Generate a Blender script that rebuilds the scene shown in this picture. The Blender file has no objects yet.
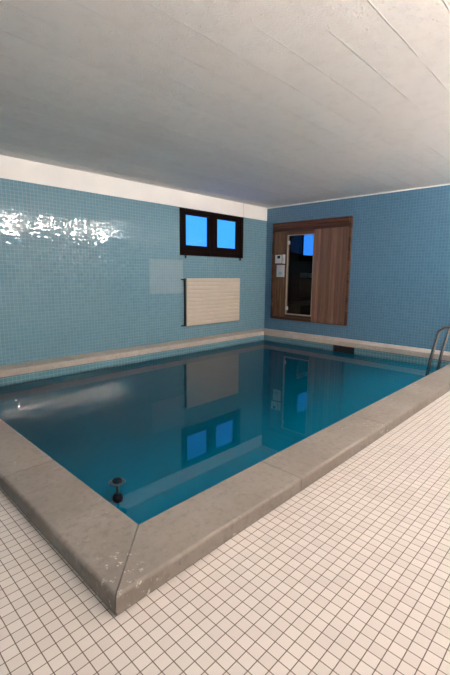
import bpy, bmesh, math, random
from mathutils import Vector, Matrix
random.seed(7)
sc = bpy.context.scene
C = sc.collection
PI = math.pi

# ------------------------------------------------------------------ dimensions (metres, z = 0 on the coping top)
H = 2.64             # ceiling
FZ = -0.0879         # floor
WZ = -0.1834         # water level
PX, PY = 6.4025, 4.34     # pool inner edge, left and near side (the corner of the two tiled walls is x = y = 0)
QX, QY = 0.8559, 0.6813   # pool inner edge, sauna side and window side
CW = 0.3095          # coping width
XL, YR = -8.8, -6.6  # left end wall and rear wall of the room

# ------------------------------------------------------------------ helpers
def box(bm, x0, x1, y0, y1, z0, z1, bevel=0.0, seg=2):
    r = bmesh.ops.create_cube(bm, size=1.0)
    vs = r['verts']
    M = Matrix.Translation(((x0+x1)/2, (y0+y1)/2, (z0+z1)/2)) @ Matrix.Diagonal((abs(x1-x0), abs(y1-y0), abs(z1-z0), 1))
    bmesh.ops.transform(bm, matrix=M, verts=vs)
    if bevel:
        es = list({e for v in vs for e in v.link_edges})
        bmesh.ops.bevel(bm, geom=es, offset=bevel, segments=seg, profile=0.5, affect='EDGES')

def tube(bm, pts, r, n=12, cap=True):
    pts = [Vector(p) for p in pts]
    rings = []
    up = None
    for i, p in enumerate(pts):
        t = (pts[min(i+1, len(pts)-1)] - pts[max(i-1, 0)]).normalized()
        if up is None:
            up = Vector((0, 0, 1)) if abs(t.z) < .9 else Vector((1, 0, 0))
        a = t.cross(up).normalized(); up = a.cross(t).normalized()
        rings.append([bm.verts.new(p + r*(math.cos(2*PI*k/n)*a + math.sin(2*PI*k/n)*up)) for k in range(n)])
    for i in range(len(rings)-1):
        for k in range(n):
            bm.faces.new((rings[i][k], rings[i][(k+1) % n], rings[i+1][(k+1) % n], rings[i+1][k]))
    if cap:
        bm.faces.new(rings[0][::-1]); bm.faces.new(rings[-1])

def lathe(bm, prof, cx, cy, n=28):
    rings = []
    for (r, z) in prof:
        rings.append([bm.verts.new((cx + r*math.cos(2*PI*k/n), cy + r*math.sin(2*PI*k/n), z)) for k in range(n)])
    for i in range(len(rings)-1):
        for k in range(n):
            bm.faces.new((rings[i][k], rings[i][(k+1) % n], rings[i+1][(k+1) % n], rings[i+1][k]))
    bm.faces.new(rings[0][::-1]); bm.faces.new(rings[-1])

def obj(name, bm, mat, parent=None, smooth=False):
    bmesh.ops.recalc_face_normals(bm, faces=bm.faces[:])
    me = bpy.data.meshes.new(name); bm.to_mesh(me); bm.free()
    if smooth:
        for p in me.polygons: p.use_smooth = True
    if mat: me.materials.append(mat)
    o = bpy.data.objects.new(name, me); C.objects.link(o)
    if parent:
        o.parent = parent
        o.matrix_parent_inverse = Matrix.Translation(-parent_loc(parent))
    return o

def parent_loc(o):
    v = Vector(o.location)
    while o.parent:
        # children keep world coordinates in their meshes, so only the root Empty moves things
        o = o.parent
        v = Vector(o.location) if o.parent is None else v
    return v if o.type == 'EMPTY' else Vector((0, 0, 0))

def sub(name, bm, mat, parent, smooth=False):
    """a sub-part: its parent part's mesh is already in world coordinates"""
    bmesh.ops.recalc_face_normals(bm, faces=bm.faces[:])
    me = bpy.data.meshes.new(name); bm.to_mesh(me); bm.free()
    if smooth:
        for p in me.polygons: p.use_smooth = True
    me.materials.append(mat)
    o = bpy.data.objects.new(name, me); C.objects.link(o)
    o.parent = parent
    return o

def thing(name, label, cat, loc, group=None):
    o = bpy.data.objects.new(name, None); C.objects.link(o)
    o.location = loc; o.empty_display_size = .1
    o['label'] = label; o['category'] = cat
    if group: o['group'] = group
    return o

def tag(o, label, cat, group=None, kind=None):
    o['label'] = label; o['category'] = cat
    if group: o['group'] = group
    if kind: o['kind'] = kind
    return o

def struct(o):
    o['kind'] = 'structure'; return o

def B(): return bmesh.new()

# ------------------------------------------------------------------ materials
class NT:
    def __init__(s, name):
        s.m = bpy.data.materials.new(name); s.m.use_nodes = True
        s.t = s.m.node_tree; s.t.nodes.clear()
        s.out = s.n('ShaderNodeOutputMaterial')
    def n(s, typ, **kw):
        nd = s.t.nodes.new(typ)
        for k, v in kw.items(): setattr(nd, k, v)
        return nd
    def l(s, a, b): s.t.links.new(a, b)
    def put(s, v, sock):
        if hasattr(v, 'is_linked') or isinstance(v, bpy.types.NodeSocket): s.l(v, sock)
        else: sock.default_value = v
    def math(s, op, a, b=0.0, c=0.0, clamp=False):
        nd = s.n('ShaderNodeMath', operation=op); nd.use_clamp = clamp
        s.put(a, nd.inputs[0]); s.put(b, nd.inputs[1]); s.put(c, nd.inputs[2]); return nd.outputs[0]
    def vmath(s, op, a, b=(0, 0, 0)):
        nd = s.n('ShaderNodeVectorMath', operation=op)
        s.put(a, nd.inputs[0])
        if op == 'SCALE': s.put(b, nd.inputs['Scale'])
        elif op != 'NORMALIZE': s.put(b, nd.inputs[1])
        return nd.outputs[0]
    def mix(s, f, a, b):
        nd = s.n('ShaderNodeMix', data_type='RGBA')
        s.put(f, nd.inputs[0])
        for v, i in ((a, 6), (b, 7)):
            if isinstance(v, (tuple, list)): v = (*v[:3], 1)
            s.put(v, nd.inputs[i])
        return nd.outputs[2]
    def pos(s): return s.n('ShaderNodeNewGeometry').outputs['Position']
    def noise(s, scale, detail=3, rough=.55, vec=None, dist=0):
        nd = s.n('ShaderNodeTexNoise'); nd.inputs['Scale'].default_value = scale
        nd.inputs['Detail'].default_value = detail; nd.inputs['Roughness'].default_value = rough
        nd.inputs['Distortion'].default_value = dist
        s.l(vec if vec else s.pos(), nd.inputs['Vector']); return nd.outputs[0]
    def ramp(s, f, lo, hi):
        nd = s.n('ShaderNodeMapRange'); nd.interpolation_type = 'SMOOTHSTEP'
        s.put(f, nd.inputs[0]); nd.inputs[1].default_value = lo; nd.inputs[2].default_value = hi
        return nd.outputs[0]
    def white(s, vec):
        nd = s.n('ShaderNodeTexWhiteNoise', noise_dimensions='3D'); s.l(vec, nd.inputs[0]); return nd
    def comb(s, x, y, z=0.0):
        nd = s.n('ShaderNodeCombineXYZ')
        for v, i in ((x, 0), (y, 1), (z, 2)): s.put(v, nd.inputs[i])
        return nd.outputs[0]
    def xyz(s, v):
        nd = s.n('ShaderNodeSeparateXYZ'); s.l(v, nd.inputs[0]); return nd.outputs
    def bump(s, h, strength, dist, normal=None):
        nd = s.n('ShaderNodeBump'); nd.inputs['Strength'].default_value = strength
        nd.inputs['Distance'].default_value = dist; s.l(h, nd.inputs['Height'])
        if normal: s.l(normal, nd.inputs['Normal'])
        return nd.outputs[0]
    def pbr(s, color=(.8, .8, .8), rough=.5, metal=0.0, normal=None, spec=None, coat=0.0):
        p = s.n('ShaderNodeBsdfPrincipled')
        if isinstance(color, (tuple, list)): color = (*color[:3], 1)
        s.put(color, p.inputs['Base Color']); s.put(rough, p.inputs['Roughness']); s.put(metal, p.inputs['Metallic'])
        if spec is not None: p.inputs['Specular IOR Level'].default_value = spec
        if coat: p.inputs['Coat Weight'].default_value = coat; p.inputs['Coat Roughness'].default_value = .1
        if normal: s.l(normal, p.inputs['Normal'])
        s.l(p.outputs[0], s.out.inputs[0]); return p

def simple(name, color, rough=.5, metal=0.0, var=.06, scale=14, spec=None):
    t = NT(name)
    n = t.noise(scale, 4)
    c = t.mix(t.ramp(n, .3, .7), tuple(x*(1-var) for x in color), tuple(min(1, x*(1+var)) for x in color))
    t.pbr(c, rough, metal, spec=spec); return t.m

def tiles(name, axes, pitch, grout_w, col_a, col_b, grout, rough, tilt, sheet_tilt, off=(0, 0), grout_rough=.8, patch=None, wear=None):
    """square glazed mosaic: every tile and every mosaic sheet sits at its own slight angle"""
    t = NT(name)
    p = t.xyz(t.pos())
    u = t.math('DIVIDE', t.math('SUBTRACT', p[axes[0]], off[0]), pitch)
    v = t.math('DIVIDE', t.math('SUBTRACT', p[axes[1]], off[1]), pitch)
    def edge(a):
        f = t.math('FRACT', a)
        return t.math('SUBTRACT', .5, t.math('ABSOLUTE', t.math('SUBTRACT', f, .5)))
    g = grout_w/pitch/2
    d = t.math('MINIMUM', edge(u), edge(v))
    mask = t.ramp(d, g*.75, g*1.25)          # 1 on the tile, 0 in the joint
    ids = t.comb(t.math('FLOOR', u), t.math('FLOOR', v), 3.0)
    w = t.white(ids)
    sid = t.comb(t.math('FLOOR', t.math('DIVIDE', u, 6.0)), t.math('FLOOR', t.math('DIVIDE', v, 6.0)), 11.0)
    ws = t.white(sid)
    colr = t.mix(w.outputs[0], col_a, col_b)
    colr = t.mix(t.math('MULTIPLY', ws.outputs[0], .35), colr, col_b)
    col = t.mix(mask, grout, colr)
    if wear:
        col = t.mix(t.math('MULTIPLY', t.ramp(t.noise(1.1, 4), .42, .75), wear[0]), col, wear[1])
    if patch:                                 # rectangle of tiles mixed towards a paler colour
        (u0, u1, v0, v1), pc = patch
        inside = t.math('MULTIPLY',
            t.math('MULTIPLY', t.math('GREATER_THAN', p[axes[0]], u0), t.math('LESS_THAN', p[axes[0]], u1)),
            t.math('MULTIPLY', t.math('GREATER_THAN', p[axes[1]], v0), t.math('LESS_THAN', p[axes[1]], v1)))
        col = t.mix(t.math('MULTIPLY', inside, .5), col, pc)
    nrm = t.n('ShaderNodeNewGeometry').outputs['Normal']
    a = t.vmath('SCALE', t.vmath('SUBTRACT', w.outputs[1], (.5, .5, .5)), tilt)
    b = t.vmath('SCALE', t.vmath('SUBTRACT', ws.outputs[1], (.5, .5, .5)), sheet_tilt)
    n2 = t.vmath('ADD', nrm, t.vmath('ADD', a, b))
    n2 = t.vmath('NORMALIZE', n2)
    # slightly pillowed tile face with sunk joints
    pil = t.ramp(d, 0.0, .30)
    h = t.math('ADD', mask, t.math('MULTIPLY', pil, .5))
    bn = t.bump(h, .25, .0012, n2)
    r = t.math('ADD', t.math('MULTIPLY', mask, rough-grout_rough), grout_rough)
    t.pbr(col, r, normal=bn); return t.m

WT = dict(pitch=.0505, grout_w=.0045, col_a=(.130, .272, .352), col_b=(.163, .305, .385), grout=(.26, .38, .435),
          rough=.035, tilt=.030, sheet_tilt=.012)
M = {}
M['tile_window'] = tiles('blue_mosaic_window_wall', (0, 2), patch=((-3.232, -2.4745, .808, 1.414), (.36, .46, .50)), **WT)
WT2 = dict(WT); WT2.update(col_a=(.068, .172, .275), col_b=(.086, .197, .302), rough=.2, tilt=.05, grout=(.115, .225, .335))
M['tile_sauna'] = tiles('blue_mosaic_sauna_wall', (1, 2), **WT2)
M['tile_side'] = tiles('blue_mosaic_side_wall', (1, 2), **WT)
M['tile_floor'] = tiles('cream_floor_mosaic', (0, 1), .0484, .0034, (.535, .485, .455), (.60, .55, .515), (.13, .095, .075), .42, .012, .01,
                        off=(-6.7175, -4.691), grout_rough=.9)

def paint(name, col, rough=.6, bump_s=.15, scale=60):
    t = NT(name)
    n = t.noise(3, 3)
    c = t.mix(t.ramp(n, .3, .7), tuple(x*.96 for x in col), col)
    t.pbr(c, rough, normal=t.bump(t.noise(scale, 4), bump_s, .003)); return t.m
M['white_plaster'] = paint('white_plaster', (.92, .90, .87))
M['rear_paint'] = paint('warm_white_wall_paint', (.80, .76, .71))

def ceiling_mat():
    t = NT('painted_board_marked_concrete')
    p = t.xyz(t.pos())
    yw = t.math('ADD', p[1], t.math('MULTIPLY', t.math('SUBTRACT', t.noise(.9, 2), .5), .02))
    v = t.math('DIVIDE', t.math('ADD', yw, 4.39), .294)
    f = t.math('FRACT', v)
    e = t.math('SUBTRACT', .5, t.math('ABSOLUTE', t.math('SUBTRACT', f, .5)))
    bid = t.math('FLOOR', v)
    w = t.white(t.comb(bid, 2.0, 5.0))
    # boards end at random places along their run
    ulen = t.math('FLOOR', t.math('ADD', t.math('DIVIDE', p[0], 2.4), t.math('MULTIPLY', w.outputs[0], 7)))
    w2 = t.white(t.comb(bid, ulen, 9.0))
    ridge = t.math('MULTIPLY', t.math('SUBTRACT', 1.0, t.ramp(e, .0, .020)), t.ramp(t.noise(1.3, 3), .34, .52))
    step = t.math('MULTIPLY', w2.outputs[0], .8)
    grit = t.noise(85, 3, .6)
    blotch = t.noise(9, 4, .6)
    pim = t.ramp(t.noise(38, 2, .5), .62, .72)
    h = t.math('ADD', t.math('ADD', t.math('MULTIPLY', ridge, 1.2), step),
               t.math('ADD', t.math('MULTIPLY', grit, .55), t.math('ADD', t.math('MULTIPLY', blotch, .5), t.math('MULTIPLY', pim, .45))))
    c = t.mix(w2.outputs[0], (.84, .815, .79), (.88, .855, .83))
    c = t.mix(t.math('MULTIPLY', t.ramp(blotch, .45, .7), .25), c, (.70, .67, .64))
    t.pbr(c, .75, normal=t.bump(h, .9, .013), spec=.25); return t.m
M['ceiling'] = ceiling_mat()

def stone(name, k):
    t = NT(name)
    a = t.noise(2.2, 5, .6); b = t.noise(26, 5, .65); c_ = t.noise(130, 2, .5)
    col = t.mix(t.ramp(a, .3, .7), tuple(x*k for x in (.335, .292, .258)), tuple(x*k for x in (.43, .382, .345)))
    col = t.mix(t.math('MULTIPLY', t.ramp(b, .45, .7), .65), col, tuple(x*k for x in (.27, .228, .198)))
    info = t.n('ShaderNodeObjectInfo').outputs['Random']
    col = t.mix(t.math('MULTIPLY', info, .22), col, tuple(x*k for x in (.47, .415, .37)))
    scuff = t.math('MULTIPLY', t.ramp(t.noise(34, 5, .7), .57, .66), t.ramp(t.noise(2.3, 2, .5), .53, .66))
    col = t.mix(t.math('MULTIPLY', scuff, .8), col, (.70, .66, .60))
    pit = t.ramp(t.noise(55, 2, .5), .30, .24)
    col = t.mix(t.math('MULTIPLY', pit, .6), col, (.12, .10, .085))
    h = t.math('ADD', t.math('MULTIPLY', b, .7), t.math('ADD', t.math('MULTIPLY', c_, .3), t.math('MULTIPLY', pit, -.5)))
    t.pbr(col, .62, normal=t.bump(h, .35, .004), spec=.35); return t.m
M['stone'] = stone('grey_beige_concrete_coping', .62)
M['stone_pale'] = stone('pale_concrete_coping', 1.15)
M['mortar'] = simple('dark_mortar', (.06, .05, .042), .9)

def wood(name, dark, light, across=1, scale=1.0, board=.062, rough=.5):
    t = NT(name)
    p = t.xyz(t.pos())
    st = t.comb(t.math('MULTIPLY', p[0], 30), t.math('MULTIPLY', p[1], 30 if across == 1 else 1.6), t.math('MULTIPLY', p[2], 1.6 if across == 1 else 30))
    g = t.noise(scale, 5, .6, vec=st, dist=.6)
    idv = t.white(t.comb(t.math('FLOOR', t.math('DIVIDE', p[across], board)), 1.0, 4.0))
    c = t.mix(t.ramp(g, .25, .75), dark, light)
    c = t.mix(t.math('MULTIPLY', idv.outputs[0], .8), c, tuple(x*.38 for x in dark))
    t.pbr(c, rough, normal=t.bump(g, .12, .002), spec=.35); return t.m
M['wood_left'] = wood('cedar_planks', (.10, .047, .020), (.225, .118, .058), 1, 1.0, .066)
M['wood_right'] = wood('reddish_cedar_planks', (.19, .098, .064), (.36, .20, .135), 1, 1.0, .062)
M['wood_frame'] = wood('dark_cedar_beam', (.085, .033, .017), (.165, .068, .035), 2, 1.0, .09)
M['wood_pale'] = simple('pale_wood_edge', (.42, .32, .24), .5)
M['wood_inner'] = simple('dark_interior_wood', (.04, .022, .013), .7)
M['wood_bench'] = simple('bench_wood', (.16, .11, .07), .6)
M['window_wood'] = simple('dark_brown_window_wood', (.008, .003, .002), .7, spec=.08)
M['black'] = simple('black_steel', (.012, .012, .013), .45)
M['void'] = simple('black_plastic_throat', (.004, .004, .005), .6)
M['radiator'] = simple('cream_white_enamel', (.60, .525, .435), .42, var=.02, scale=4)
M['white_plastic'] = simple('white_plastic', (.62, .61, .60), .4, var=.02)
M['grey_plastic'] = simple('pale_grey_plastic', (.50, .52, .53), .4, var=.02)
M['display'] = simple('dark_display', (.03, .05, .05), .2)
M['label_blue'] = simple('blue_green_print', (.25, .45, .48), .5)
M['chrome'] = simple('stainless_steel', (.36, .37, .38), .16, 1.0, var=.03)
M['rubber'] = simple('black_rubber', (.015, .015, .016), .6)
M['collar'] = simple('pale_blue_plastic', (.008, .06, .09), .3)
M['float_dark'] = simple('dark_navy_plastic', (.002, .004, .012), .6, spec=.15)
M['lamp_housing'] = simple('lamp_housing', (.55, .53, .50), .5)

def glass(name, tint, rough=0.0, ior=1.5):
    t = NT(name)
    fr = t.n('ShaderNodeFresnel'); fr.inputs[0].default_value = ior
    tr = t.n('ShaderNodeBsdfTransparent'); tr.inputs[0].default_value = (*tint, 1)
    gl = t.n('ShaderNodeBsdfGlossy'); gl.inputs['Roughness'].default_value = rough
    mx = t.n('ShaderNodeMixShader')
    front = t.math('SUBTRACT', 1.0, t.n('ShaderNodeNewGeometry').outputs['Backfacing'])
    t.l(t.math('MULTIPLY', fr.outputs[0], front), mx.inputs[0]); t.l(tr.outputs[0], mx.inputs[1]); t.l(gl.outputs[0], mx.inputs[2])
    t.l(mx.outputs[0], t.out.inputs[0]); return t.m
M['pane'] = glass('clear_window_glass', (.97, .98, .99))
M['door_glass'] = glass('clear_dark_door_glass', (.74, .75, .77), 0.0, 1.3)

def water():
    t = NT('still_teal_pool_water')
    n = t.bump(t.noise(1.6, 2, .4), .002, .01)
    fr = t.n('ShaderNodeFresnel'); fr.inputs[0].default_value = 1.333; t.l(n, fr.inputs[1])
    tr = t.n('ShaderNodeBsdfTransparent'); tr.inputs[0].default_value = (.98, .99, 1, 1)
    gl = t.n('ShaderNodeBsdfGlossy'); gl.inputs['Roughness'].default_value = .002; t.l(n, gl.inputs['Normal'])
    mx = t.n('ShaderNodeMixShader')
    t.l(fr.outputs[0], mx.inputs[0]); t.l(tr.outputs[0], mx.inputs[1]); t.l(gl.outputs[0], mx.inputs[2])
    t.l(mx.outputs[0], t.out.inputs[0]); return t.m
M['water'] = water()
def murk():
    t = NT('cloudy_teal_water_body')
    df = t.n('ShaderNodeBsdfDiffuse'); df.inputs[0].default_value = (.0, .168, .295, 1)
    t.l(df.outputs[0], t.out.inputs[0]); return t.m
M['murk'] = murk()

M['basin'] = simple('deep_teal_pool_lining', (.012, .10, .17), .4)
WT3 = dict(WT); WT3.update(col_a=(.10, .25, .31), col_b=(.12, .28, .34))
M['border_x'] = tiles('pool_border_mosaic_long_sides', (0, 2), **WT3)
M['border_y'] = tiles('pool_border_mosaic_short_sides', (1, 2), **WT3)

def emit(name, col, strength):
    t = NT(name)
    e = t.n('ShaderNodeEmission'); e.inputs[0].default_value = (*col, 1); e.inputs[1].default_value = strength
    t.l(e.outputs[0], t.out.inputs[0]); return t.m
M['lamp'] = emit('lit_lamp_diffuser', (1.0, .905, .84), 405.0)

# ------------------------------------------------------------------ the room
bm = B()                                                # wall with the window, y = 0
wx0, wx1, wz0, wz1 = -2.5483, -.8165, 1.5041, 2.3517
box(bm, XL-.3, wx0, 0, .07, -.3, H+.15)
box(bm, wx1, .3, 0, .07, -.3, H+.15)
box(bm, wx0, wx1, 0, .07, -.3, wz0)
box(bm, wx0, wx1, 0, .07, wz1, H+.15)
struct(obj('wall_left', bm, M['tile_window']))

bm = B()                                                # wall with the sauna, x = 0
sy0, sy1, sz0, sz1 = -.2045, -2.0868, .1691, 2.284
box(bm, 0, .3, sy0, 0, -.3, H+.15)
box(bm, 0, .3, YR-.3, sy1, -.3, H+.15)
box(bm, 0, .3, sy1, sy0, -.3, sz0)
box(bm, 0, .3, sy1, sy0, sz1, H+.15)
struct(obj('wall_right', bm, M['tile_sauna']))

bm = B(); box(bm, XL-.3, 0, YR-.3, YR, -.3, H+.15); struct(obj('wall_rear', bm, M['rear_paint']))
bm = B(); box(bm, XL-.3, XL, YR, 0, -.3, H+.15); struct(obj('wall_end', bm, M['tile_side']))
bm = B(); box(bm, XL, 0, YR, 0, H, H+.15); struct(obj('ceiling', bm, M['ceiling']))

OV = .012                                               # coping overhang above the basin wall
bx0, bx1, by0, by1 = -PX-OV, -QX+OV, -PY-OV, -QY+OV
T = .06
bm = B()
box(bm, XL, bx0-T, YR, 0, FZ-.1, FZ)
box(bm, bx0-T, 0, YR, by0-T, FZ-.1, FZ)
box(bm, bx0-T, 0, by1+T, 0, FZ-.1, FZ)
box(bm, bx1+T, 0, by0-T, by1+T, FZ-.1, FZ)
struct(obj('floor', bm, M['tile_floor']))

BZ = -1.5                                               # pool basin with a mosaic border at the waterline
ky0, ky1, kz0, kz1 = -2.27, -2.68, -.245, FZ-.0005      # skimmer mouth
bm = B()
zt = -.20
box(bm, bx0-T, bx1+T, by0-T, by1+T, BZ-.05, BZ)
box(bm, bx0-T, bx0, by0, by1, BZ, zt)
box(bm, bx0-T, bx1+T, by0-T, by0, BZ, zt)
box(bm, bx0-T, bx1+T, by1, by1+T, BZ, zt)
box(bm, bx1, bx1+T, ky0, by1, BZ, zt)
box(bm, bx1, bx1+T, by0, ky1, BZ, zt)
box(bm, bx1, bx1+T, ky1, ky0, BZ, kz0)
struct(obj('pool_basin', bm, M['basin']))
bm = B()
box(bm, bx0-T, bx1+T, by0-T, by0, zt, FZ-.001)
box(bm, bx0-T, bx1+T, by1, by1+T, zt, FZ-.001)
struct(obj('trim_5', bm, M['border_x']))
bm = B()
box(bm, bx0-T, bx0, by0, by1, zt, FZ-.001)
box(bm, bx1, bx1+T, ky0, by1, zt, FZ-.001)
box(bm, bx1, bx1+T, by0, ky1, zt, FZ-.001)
struct(obj('trim_6', bm, M['border_y']))

def sheet(name, z, m):
    bm = B(); e = .001
    bm.faces.new([bm.verts.new(v) for v in ((bx0+e, by0+e, z), (bx1-e, by0+e, z), (bx1-e, by1-e, z), (bx0+e, by1-e, z))])
    return obj(name, bm, m)
tag(sheet('pool_water', WZ, M['water']), 'still teal blue water filling the pool', 'water', kind='stuff')
tag(sheet('cloudy_water', WZ-.02, M['murk']), 'cloudy teal depth of the pool under its clear surface', 'water', kind='stuff')

# white plaster band above the tiles, in two panels with a thin dark gap over the window's right edge
bm = B(); box(bm, XL, -.804, -.004, 0, 2.3589, H); struct(obj('trim_1', bm, M['white_plaster']))
bm = B(); box(bm, -.798, 0, -.004, 0, 2.3589, H); struct(obj('trim_2', bm, M['white_plaster']))
bm = B(); box(bm, -.804, -.798, -.0022, 0, 2.353, H); struct(obj('trim_3', bm, M['black']))
bm = B(); box(bm, -.012, 0, YR, -.0045, H-.018, H); struct(obj('trim_4', bm, M['white_plaster']))
# dark mortar bed under the coping slabs
bm = B()
m = .006
X0, X1, Y0, Y1 = -PX-CW+m, -QX+CW-m, -PY-CW+m, -QY+CW-m
box(bm, X0, bx0, Y0, Y1, FZ, FZ+.006)
box(bm, bx0, X1, Y0, by0, FZ, FZ+.006)
box(bm, bx0, X1, by1, Y1, FZ, FZ+.006)
box(bm, bx1, X1, by0, by1, FZ, FZ+.006)
struct(obj('trim_7', bm, M['mortar']))

# ------------------------------------------------------------------ coping slabs
def slab(poly, label, round_r=.016):
    bm = B()
    z0, z1 = FZ+.0065, 0.0
    lo = [bm.verts.new((x, y, z0)) for x, y in poly]
    hi = [bm.verts.new((x, y, z1)) for x, y in poly]
    bm.faces.new(lo[::-1]); bm.faces.new(hi)
    n = len(poly)
    for i in range(n): bm.faces.new((lo[i], lo[(i+1) % n], hi[(i+1) % n], hi[i]))
    bm.normal_update()
    # long outer and inner top edges are rounded, the butt joints only broken
    long_e, short_e = [], []
    for e in bm.edges:
        a, b = e.verts
        if a.co.z > -.01 and b.co.z > -.01:
            d = b.co - a.co
            (long_e if (abs(d.x) < 1e-4 or abs(d.y) < 1e-4) and d.length > .4 else short_e).append(e)
    bmesh.ops.bevel(bm, geom=long_e, offset=round_r, segments=4, profile=.5, affect='EDGES')
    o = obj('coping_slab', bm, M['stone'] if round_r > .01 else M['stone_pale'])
    return tag(o, label, 'coping slab', 'concrete coping slabs round the pool', 'thing')

g = .0022
xi, yi, xj, yj = -PX, -PY, -QX, -QY                     # inner edges: left, near, sauna side, window side
xo, yo, xp, yp = xi-CW, yi-CW, xj+CW, yj+CW             # outer edges
# near side
slab([(xo+g, yo), (-5.498-g, yo), (-5.498-g, yi), (xi+g*2, yi)], 'mitred near coping slab with white scuffs, right of the diagonal corner joint')
slab([(-5.498+g, yo), (-4.294-g, yo), (-4.294-g, yi), (-5.498+g, yi)], 'second near-side coping slab, next after the scuffed corner slab')
slab([(-4.294+g, yo), (-3.07-g, yo), (-3.07-g, yi), (-4.294+g, yi)], 'third near-side coping slab from the front corner')
slab([(-3.07+g, yo), (-2.25-g, yo), (-2.25-g, yi), (-3.07+g, yi)], 'short near-side coping slab just before the pool ladder')
slab([(-2.25+g, yo), (xp-g, yo), (xj-g*2, yi), (-2.25+g, yi)], 'near-side coping slab under the arching rails of the pool ladder')
# left side
slab([(xo, yo+g*2), (xi, yi+g), (xi, -3.421-g), (xo, -3.421-g)], 'large mitred left coping slab next to the small float, left of the diagonal corner joint')
slab([(xo, -3.421+g), (xi, -3.421+g), (xi, -2.18-g), (xo, -2.18-g)], 'left-side coping slab cut by the left edge of the photo')
slab([(xo, -2.18+g), (xi, -2.18+g), (xi, yj-g), (xo, yp-g)], 'last left-side coping slab, ending at the window side of the pool')
# along the window wall
slab([(xo+g, yp), (xi+g, yj), (-5.478-g, yj), (-5.478-g, yp)], 'leftmost narrow-looking coping slab under the window wall, dark stained on top', .008)
slab([(-5.478+g, yj), (-4.253-g, yj), (-4.253-g, yp), (-5.478+g, yp)], 'far coping slab under the window wall, below the row of lamp glints', .008)
slab([(-4.253+g, yj), (-3.008-g, yj), (-3.008-g, yp), (-4.253+g, yp)], 'far coping slab under the window wall, just left of the radiator', .008)
slab([(-3.008+g, yj), (-1.77-g, yj), (-1.77-g, yp), (-3.008+g, yp)], 'far coping slab directly below the left half of the radiator', .008)
slab([(-1.77+g, yj), (xj-g, yj), (xp-g, yp), (-1.77+g, yp)], 'pale coping slab along the window wall ending in the far corner', .008)
# along the sauna wall
slab([(xj, yj-g), (xj, -1.93+g), (xp, -1.93+g), (xp, yp-g)], 'grey coping slab below the sauna door, starting in the far corner', .008)
slab([(xj, -1.93-g), (xj, -3.17+g), (xp, -3.17+g), (xp, -1.93-g)], 'grey coping slab above the black skimmer opening', .008)
slab([(xj, -3.17-g), (xj, yi+g), (xp, yo+g), (xp, -3.17-g)], 'grey coping slab along the sauna wall behind the pool ladder', .008)

# ------------------------------------------------------------------ window
W = bpy.data.objects.new('window_1', None); C.objects.link(W); W.location = ((wx0+wx1)/2, 0, wz0); W['kind'] = 'structure'
def ring(bm, x0, x1, z0, z1, ix0, ix1, iz0, iz1, y0, y1, bev=.004):
    box(bm, x0, ix0, y0, y1, z0, z1, bev); box(bm, ix1, x1, y0, y1, z0, z1, bev)
    box(bm, ix0-.001, ix1+.001, y0, y1, z0, iz0, bev); box(bm, ix0-.001, ix1+.001, y0, y1, iz1, z1, bev)
bm = B()
ring(bm, wx0, wx1, wz0, wz1, wx0+.075, wx1-.085, wz0+.085, wz1-.05, -.022, .05)
box(bm, -1.742, -1.665, -.020, .05, wz0+.084, wz1-.049, .004)
fr = obj('window_frame', bm, M['window_wood'], W)
for (a, b, ia, ib) in ((wx0+.076, -1.743, -2.403, -1.825), (-1.664, wx1-.086, -1.586, -1.005)):
    bm = B(); ring(bm, a, b, wz0+.086, wz1-.051, ia, ib, 1.694, 2.244, -.012, .048)
    s = obj('sash', bm, M['window_wood'], W)
    bm = B(); box(bm, ia-.008, ib+.008, .030, .036, 1.686, 2.252); sub('pane', bm, M['pane'], s)
for x in (-2.42, -.90):
    bm = B(); box(bm, x-.012, x+.012, -.03, -.001, 1.452, wz0-.001, .003); obj('bracket', bm, M['black'], W)

# ------------------------------------------------------------------ radiator
R = thing('radiator', 'cream white ribbed panel radiator on the tiled wall below the window', 'radiator', (-1.715, -.06, .18))
rx0, rx1, rz0, rz1 = -2.4555, -.9757, .1798, 1.0815
bm = B()
nr = 12; hh = (rz1-rz0)/nr
prof = []
for i in range(nr):
    a = rz0+i*hh
    prof += [(-.076, a+.0), (-.084, a+.008), (-.086, a+hh*.5), (-.084, a+hh-.008), (-.076, a+hh-.0001)]
front = [[bm.verts.new((x, y, z)) for (y, z) in prof] for x in (rx0, rx1)]
back = [[bm.verts.new((x, -.055, z)) for z in (rz0, rz1)] for x in (rx0, rx1)]
for i in range(len(prof)-1):
    bm.faces.new((front[0][i], front[1][i], front[1][i+1], front[0][i+1]))
bm.faces.new((front[0][0], back[0][0], back[1][0], front[1][0]))
bm.faces.new((front[0][-1], front[1][-1], back[1][1], back[0][1]))
bm.faces.new((back[0][0], back[0][1], back[1][1], back[1][0]))
for k in (0, 1): bm.faces.new(front[k] + back[k][::-1])
obj('panel', bm, M['radiator'], R)
bm = B(); box(bm, rx0-.006, rx0+.03, -.0545, -.0045, rz0+.005, rz1-.005); obj('wall_rail', bm, M['black'], R)
bm = B(); box(bm, rx1-.09, rx1-.05, -.0545, -.0045, rz0+.005, rz1-.005); obj('wall_rail', bm, M['black'], R)
for z in (rz1-.022, rz0+.015):
    bm = B(); tube(bm, [(rx0-.075, -.062, z), (rx0+.01, -.062, z)], .011); tube(bm, [(rx0-.065, -.0625, z), (rx0-.065, -.001, z)], .009)
    obj('pipe', bm, M['black'], R, True)

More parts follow.
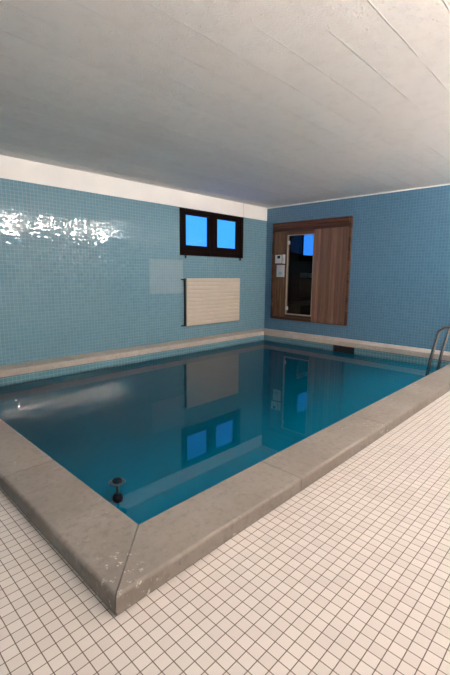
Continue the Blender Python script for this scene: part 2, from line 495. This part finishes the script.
# ------------------------------------------------------------------ sauna
S = thing('sauna', 'brown wooden sauna front with a dark glass door, set in the blue tiled wall', 'sauna', (0, (sy0+sy1)/2, sz0))
g1 = .0015
bm = B()
box(bm, -.045, .02, sy0-.042, sy0-g1, sz0+g1, sz1-g1, .004)          # left stile
box(bm, -.045, .02, sy1+g1, sy1+.045, sz0+g1, sz1-g1, .004)          # right stile
box(bm, -.035, .02, sy1+.045, sy0-.042, sz0+g1, sz0+.064, .003)      # bottom rail
obj('frame', bm, M['wood_frame'], S)
bm = B()
box(bm, -.030, .02, sy1+.046, sy0-.043, 2.092, 2.28)                 # dark ground of the header
box(bm, -.060, .02, sy1+.046, sy0-.043, 2.192, sz1-g1, .010)
box(bm, -.044, .02, sy1+.046, sy0-.043, 2.090, 2.180, .008)
obj('header', bm, M['wood_frame'], S)
def planks(y0, y1, z0, z1, n, xf, xb, gap=.007):
    bm = B(); w = (y1-y0)/n
    for i in range(n):
        box(bm, xf+random.uniform(-.002, .002), xb, y0+i*w+gap/2, y0+(i+1)*w-gap/2, z0, z1, .004, 1)
    box(bm, xf+.012, xb, y0, y1, z0+.002, z1-.002)
    return bm
obj('wall_panel', planks(-.600, sy0-.043, sz0+.065, 2.089, 5, -.026, .02), M['wood_left'], S)
obj('wall_panel', planks(sy1+.046, -1.272, sz0+.014, 2.089, 11, -.042, .02), M['wood_right'], S)
# door head and sill boards between the two panels, pale jamb round the glass
bm = B(); box(bm, -.026, .02, -1.271, -.601, 2.012, 2.089, .003); obj('door_head', bm, M['wood_frame'], S)
bm = B(); box(bm, -.026, .02, -1.271, -.601, sz0+.065, .292, .003); obj('door_sill', bm, M['wood_frame'], S)
bm = B()
box(bm, -.030, .02, -.628, -.601, .293, 2.011, .002)
box(bm, -.024, .02, -1.271, -1.250, .293, 2.011, .002)
box(bm, -.030, .02, -1.249, -.629, .293, .316, .002)
box(bm, -.024, .02, -1.249, -.629, 1.996, 2.011, .002)
obj('door_jamb', bm, M['wood_pale'], S)
bm = B(); box(bm, -.020, -.012, -1.247, -.630, .318, 1.994, .001)
D = obj('glass_door', bm, M['door_glass'], S)
for z in (1.85, .43):
    bm = B(); box(bm, -.036, -.006, -.668, -.612, z-.038, z+.038, .006); sub('hinge', bm, M['grey_plastic'], D)
# controls screwed to the left panel
bm = B(); box(bm, -.066, -.0285, -.468, -.312, 1.415, 1.595, .006)
cp = obj('control_box', bm, M['white_plastic'], S)
bm = B(); box(bm, -.068, -.0655, -.448, -.372, 1.515, 1.578, .001); sub('display', bm, M['display'], cp)
for i in range(3):
    bm = B(); box(bm, -.069, -.0655, -.442+i*.045, -.415+i*.045, 1.448, 1.468, .001); sub('button', bm, M['grey_plastic'], cp)
bm = B(); box(bm, -.052, -.0285, -.562, -.492, 1.405, 1.60, .006)
sw = obj('switch_plate', bm, M['white_plastic'], S)
bm = B(); box(bm, -.056, -.0515, -.545, -.507, 1.47, 1.54, .002); sub('rocker', bm, M['grey_plastic'], sw)
bm = B(); box(bm, -.056, -.0285, -.556, -.352, 1.114, 1.375, .008)
nb = obj('junction_box', bm, M['grey_plastic'], S)
bm = B(); box(bm, -.058, -.0555, -.505, -.41, 1.165, 1.225, .001); sub('printed_label', bm, M['label_blue'], nb)

# dark sauna room behind the glass, with a window of its own in the outside wall
AX = 2.9
v0, v1, w0, w1 = 1.36, 2.60, 1.52, 2.33
bm = B()
box(bm, .301, v0, 0, .07, -.1, H+.1); box(bm, v1, AX, 0, .07, -.1, H+.1)
box(bm, v0, v1, 0, .07, -.1, w0); box(bm, v0, v1, 0, .07, w1, H+.1)
struct(obj('wall_sauna_left', bm, M['wood_inner']))
bm = B(); box(bm, AX, AX+.1, -2.5, .07, -.1, H+.1); struct(obj('wall_sauna_rear', bm, M['wood_inner']))
bm = B(); box(bm, .301, AX, -2.6, -2.5, -.1, H+.1); struct(obj('wall_sauna_right', bm, M['wood_inner']))
bm = B(); box(bm, .301, AX, -2.5, 0, -.1, 0); struct(obj('floor_sauna', bm, M['wood_inner']))
bm = B(); box(bm, .301, AX, -2.5, 0, H, H+.1); struct(obj('ceiling_sauna', bm, M['wood_inner']))
W2 = bpy.data.objects.new('window_2', None); C.objects.link(W2); W2.location = ((v0+v1)/2, 0, w0); W2['kind'] = 'structure'
bm = B()
for (a0, a1, c0, c1) in ((v0, 1.505, w0, w1), (2.46, v1, w0, w1), (1.504, 2.461, w0, 1.665), (1.504, 2.461, 2.215, w1)):
    box(bm, a0, a1, -.02, .05, c0, c1, .003)
obj('window_frame', bm, M['window_wood'], W2)
bm = B(); box(bm, 1.50, 2.465, .030, .036, 1.66, 2.22); obj('pane', bm, M['pane'], W2)
N = thing('sauna_bench', 'dark wooden bench dimly seen through the glass sauna door', 'bench', (1.7, -.3, 0))
bm = B()
for i in range(4): box(bm, .60, 2.6, -.56+i*.13, -.445+i*.13, .47, .50, .004)
box(bm, .62, 2.58, -.53, -.07, .44, .472)
obj('seat', bm, M['wood_bench'], N)
for x in (.68, 2.52):
    bm = B(); box(bm, x-.03, x+.03, -.52, -.08, .001, .439, .004); obj('leg', bm, M['wood_bench'], N)
bm = B(); box(bm, 1.40, 2.2, -.05, -.003, .60, 1.06, .004); obj('backrest', bm, M['wood_bench'], N)
hb = obj('headrest_board', (lambda m: (box(m, 1.415, 2.05, -.045, -.003, 1.09, 1.21, .006), m)[1])(B()), M['white_plaster'])
tag(hb, 'pale board on the sauna room wall, seen through the glass door below the blue window', 'board')

# ------------------------------------------------------------------ skimmer
K = thing('pool_skimmer', 'black skimmer opening in the pool edge below the sauna wall', 'skimmer', (bx1, (ky0+ky1)/2, kz0))
bm = B()
k = .001
kd = bx1+T-.002
box(bm, bx1+.002, kd, ky1+k, ky1+.012, kz0+k, kz1); box(bm, bx1+.002, kd, ky0-.012, ky0-k, kz0+k, kz1)
box(bm, bx1+.002, kd, ky1+.012, ky0-.012, kz0+k, kz0+.01); box(bm, kd-.008, kd, ky1+.012, ky0-.012, kz0+.01, kz1)
box(bm, bx1+.004, kd, ky1+.012, ky0-.012, kz1-.004, kz1)
obj('throat', bm, M['void'], K)
bm = B(); box(bm, bx1+.030, bx1+.036, ky1+.02, ky0-.02, kz0+.012, kz0+.06, .002); obj('weir_flap', bm, M['void'], K)

# ------------------------------------------------------------------ ladder
LX = (-1.95, -1.51)
L = thing('pool_ladder', 'stainless steel pool ladder with two arched handrails over the near coping', 'ladder', (-1.8, -4.6, 0))
def rail(x):
    pts = [(x, -4.215, -1.2), (x, -4.215, -.6), (x, -4.22, -.1), (x, -4.245, .12), (x, -4.275, .28), (x, -4.302, .42)]
    cy, cz, r = -4.432, .42, .13
    for a in range(1, 9):
        th = a/8*PI*.5
        pts.append((x, cy + r*math.cos(th), cz + r*math.sin(th)))
    pts += [(x, -4.60, .555)]
    for a in range(1, 9):
        th = PI/2 + a/8*PI*.5
        pts.append((x, -4.69 + .13*math.cos(th),   .425 + .13*math.sin(th)))
    pts += [(x, -4.822, .1), (x, -4.824, FZ+.004)]
    return pts
for x in LX:
    bm = B(); tube(bm, rail(x), .020, 14); h = obj('handrail', bm, M['chrome'], L, True)
    bm = B(); lathe(bm, [(.05, FZ+.001), (.05, FZ+.010), (.03, FZ+.022), (.0225, FZ+.024)], x, -4.824); sub('flange', bm, M['chrome'], h, True)
    bm = B(); tube(bm, [(x, -4.236, -1.05), (x, by0-.0, -1.05)], .016); sub('wall_stay', bm, M['chrome'], h, True)
    bm = B(); lathe(bm, [(.03, -1.222), (.03, -1.201)], x, -4.215); sub('rubber_foot', bm, M['rubber'], h)
for z in (-.40, -.66, -.92):
    bm = B(); box(bm, LX[0]+.005, LX[1]-.005, -4.26, -4.18, z-.014, z+.014, .008); obj('step', bm, M['chrome'], L)

# ------------------------------------------------------------------ float
fx, fy = -6.196, -3.80
F = thing('pool_float', 'small dark float with a round knob in a dull blue ring, near the left coping', 'pool float', (fx, fy, WZ))
bm = B(); lathe(bm, [(.010, WZ-.10), (.024, WZ-.08), (.031, WZ-.03), (.031, WZ+.006), (.022, WZ+.020), (.010, WZ+.024)], fx, fy); obj('body', bm, M['float_dark'], F, True)
bm = B(); lathe(bm, [(.009, WZ+.0245), (.009, WZ+.094)], fx, fy); obj('stem', bm, M['collar'], F, True)
bm = B(); lathe(bm, [(.046, WZ+.0945), (.051, WZ+.098), (.047, WZ+.103), (.02, WZ+.104)], fx, fy); obj('collar', bm, M['collar'], F, True)
bm = B(); lathe(bm, [(.028, WZ+.1045), (.029, WZ+.112), (.022, WZ+.120), (.008, WZ+.123)], fx, fy); obj('cap', bm, M['float_dark'], F, True)

# ------------------------------------------------------------------ lamps on the rear wall (seen as glints in the tiles, except an added pair of fill lamps)
lamp_lab = ['lit wall lamp making the leftmost glint in the blue window-wall tiles',
            'lit wall lamp making the second glint from left in the blue tiles',
            'lit wall lamp making the third glint from left in the blue tiles',
            'lit wall lamp next to the sauna wall, making the rightmost tile glint',
            'added unseen fill lamp on the rear wall, nearest the end wall',
            'added unseen fill lamp on the rear wall, second from the end wall']
proto = None
for i, x in enumerate((-3.33, -2.34, -1.30, -.42, -7.0, -5.6)):
    if proto is None:
        t = thing('wall_lamp', lamp_lab[0], 'lamp', (x, YR, 2.38), 'wall lamps on the rear wall')
        bm = B()                              # back plate and an added tray with lip, shaped to keep light off the floor
        box(bm, x-.24, x+.24, YR+.001, YR+.03, 2.34, 2.48, .008)
        box(bm, x-.24, x+.24, YR+.029, YR+.17, 2.34, 2.352, .004)
        box(bm, x-.24, x+.24, YR+.158, YR+.17, 2.351, 2.392, .004)
        obj('housing', bm, M['lamp_housing'], t)
        bm = B(); box(bm, x-.21, x+.21, YR+.0305, YR+.10, 2.365, 2.465)
        d = obj('diffuser', bm, M['lamp_housing'], t); d.data.materials.append(M['lamp'])
        for p in d.data.polygons:                 # lit on its front and its top
            if p.normal.y > .5 or p.normal.z > .5: p.material_index = 1
        proto = t
    else:
        t = proto.copy(); C.objects.link(t); t.location = (x, YR, 2.38 if x > -4 else 2.12); t['label'] = lamp_lab[i]
        for ch in list(proto.children):
            c = ch.copy(); C.objects.link(c); c.parent = t; c.matrix_parent_inverse = ch.matrix_parent_inverse.copy()

# ------------------------------------------------------------------ world, camera, view
w = bpy.data.worlds.new('dusk_sky'); sc.world = w; w.use_nodes = True
bg = w.node_tree.nodes['Background']; bg.inputs[0].default_value = (.075, .53, 1.9, 1); bg.inputs[1].default_value = 1.0

cam = bpy.data.cameras.new('camera'); co = bpy.data.objects.new('camera', cam); C.objects.link(co)
f = Vector((0.7108366843237521, 0.6857116320958018, -0.15655914482433195)); r = Vector((0.6953019609962738, -0.7186577128631502, 0.009288421665812834))
u = r.cross(f)
co.matrix_world = Matrix(((r.x, u.x, -f.x, -7.37101), (r.y, u.y, -f.y, -5.82916), (r.z, u.z, -f.z, 1.16592), (0, 0, 0, 1)))
cam.sensor_fit = 'VERTICAL'; cam.sensor_height = 36; cam.lens = 400.098/675*36
cam.clip_start = .02
sc.camera = co
sc.view_settings.view_transform = 'Standard'; sc.view_settings.look = 'None'
sc.view_settings.exposure = 0.0; sc.view_settings.gamma = 1.0; sc.view_settings.use_curve_mapping = False
sc.cycles.use_denoising = True
sc.cycles.use_adaptive_sampling = False
sc.cycles.denoising_prefilter = 'ACCURATE'
sc.cycles.blur_glossy = 0.0
sc.cycles.sample_clamp_indirect = 80.0
sc.cycles.caustics_reflective = False
sc.cycles.max_bounces = 10; sc.cycles.diffuse_bounces = 6; sc.cycles.glossy_bounces = 6; sc.cycles.transparent_max_bounces = 12
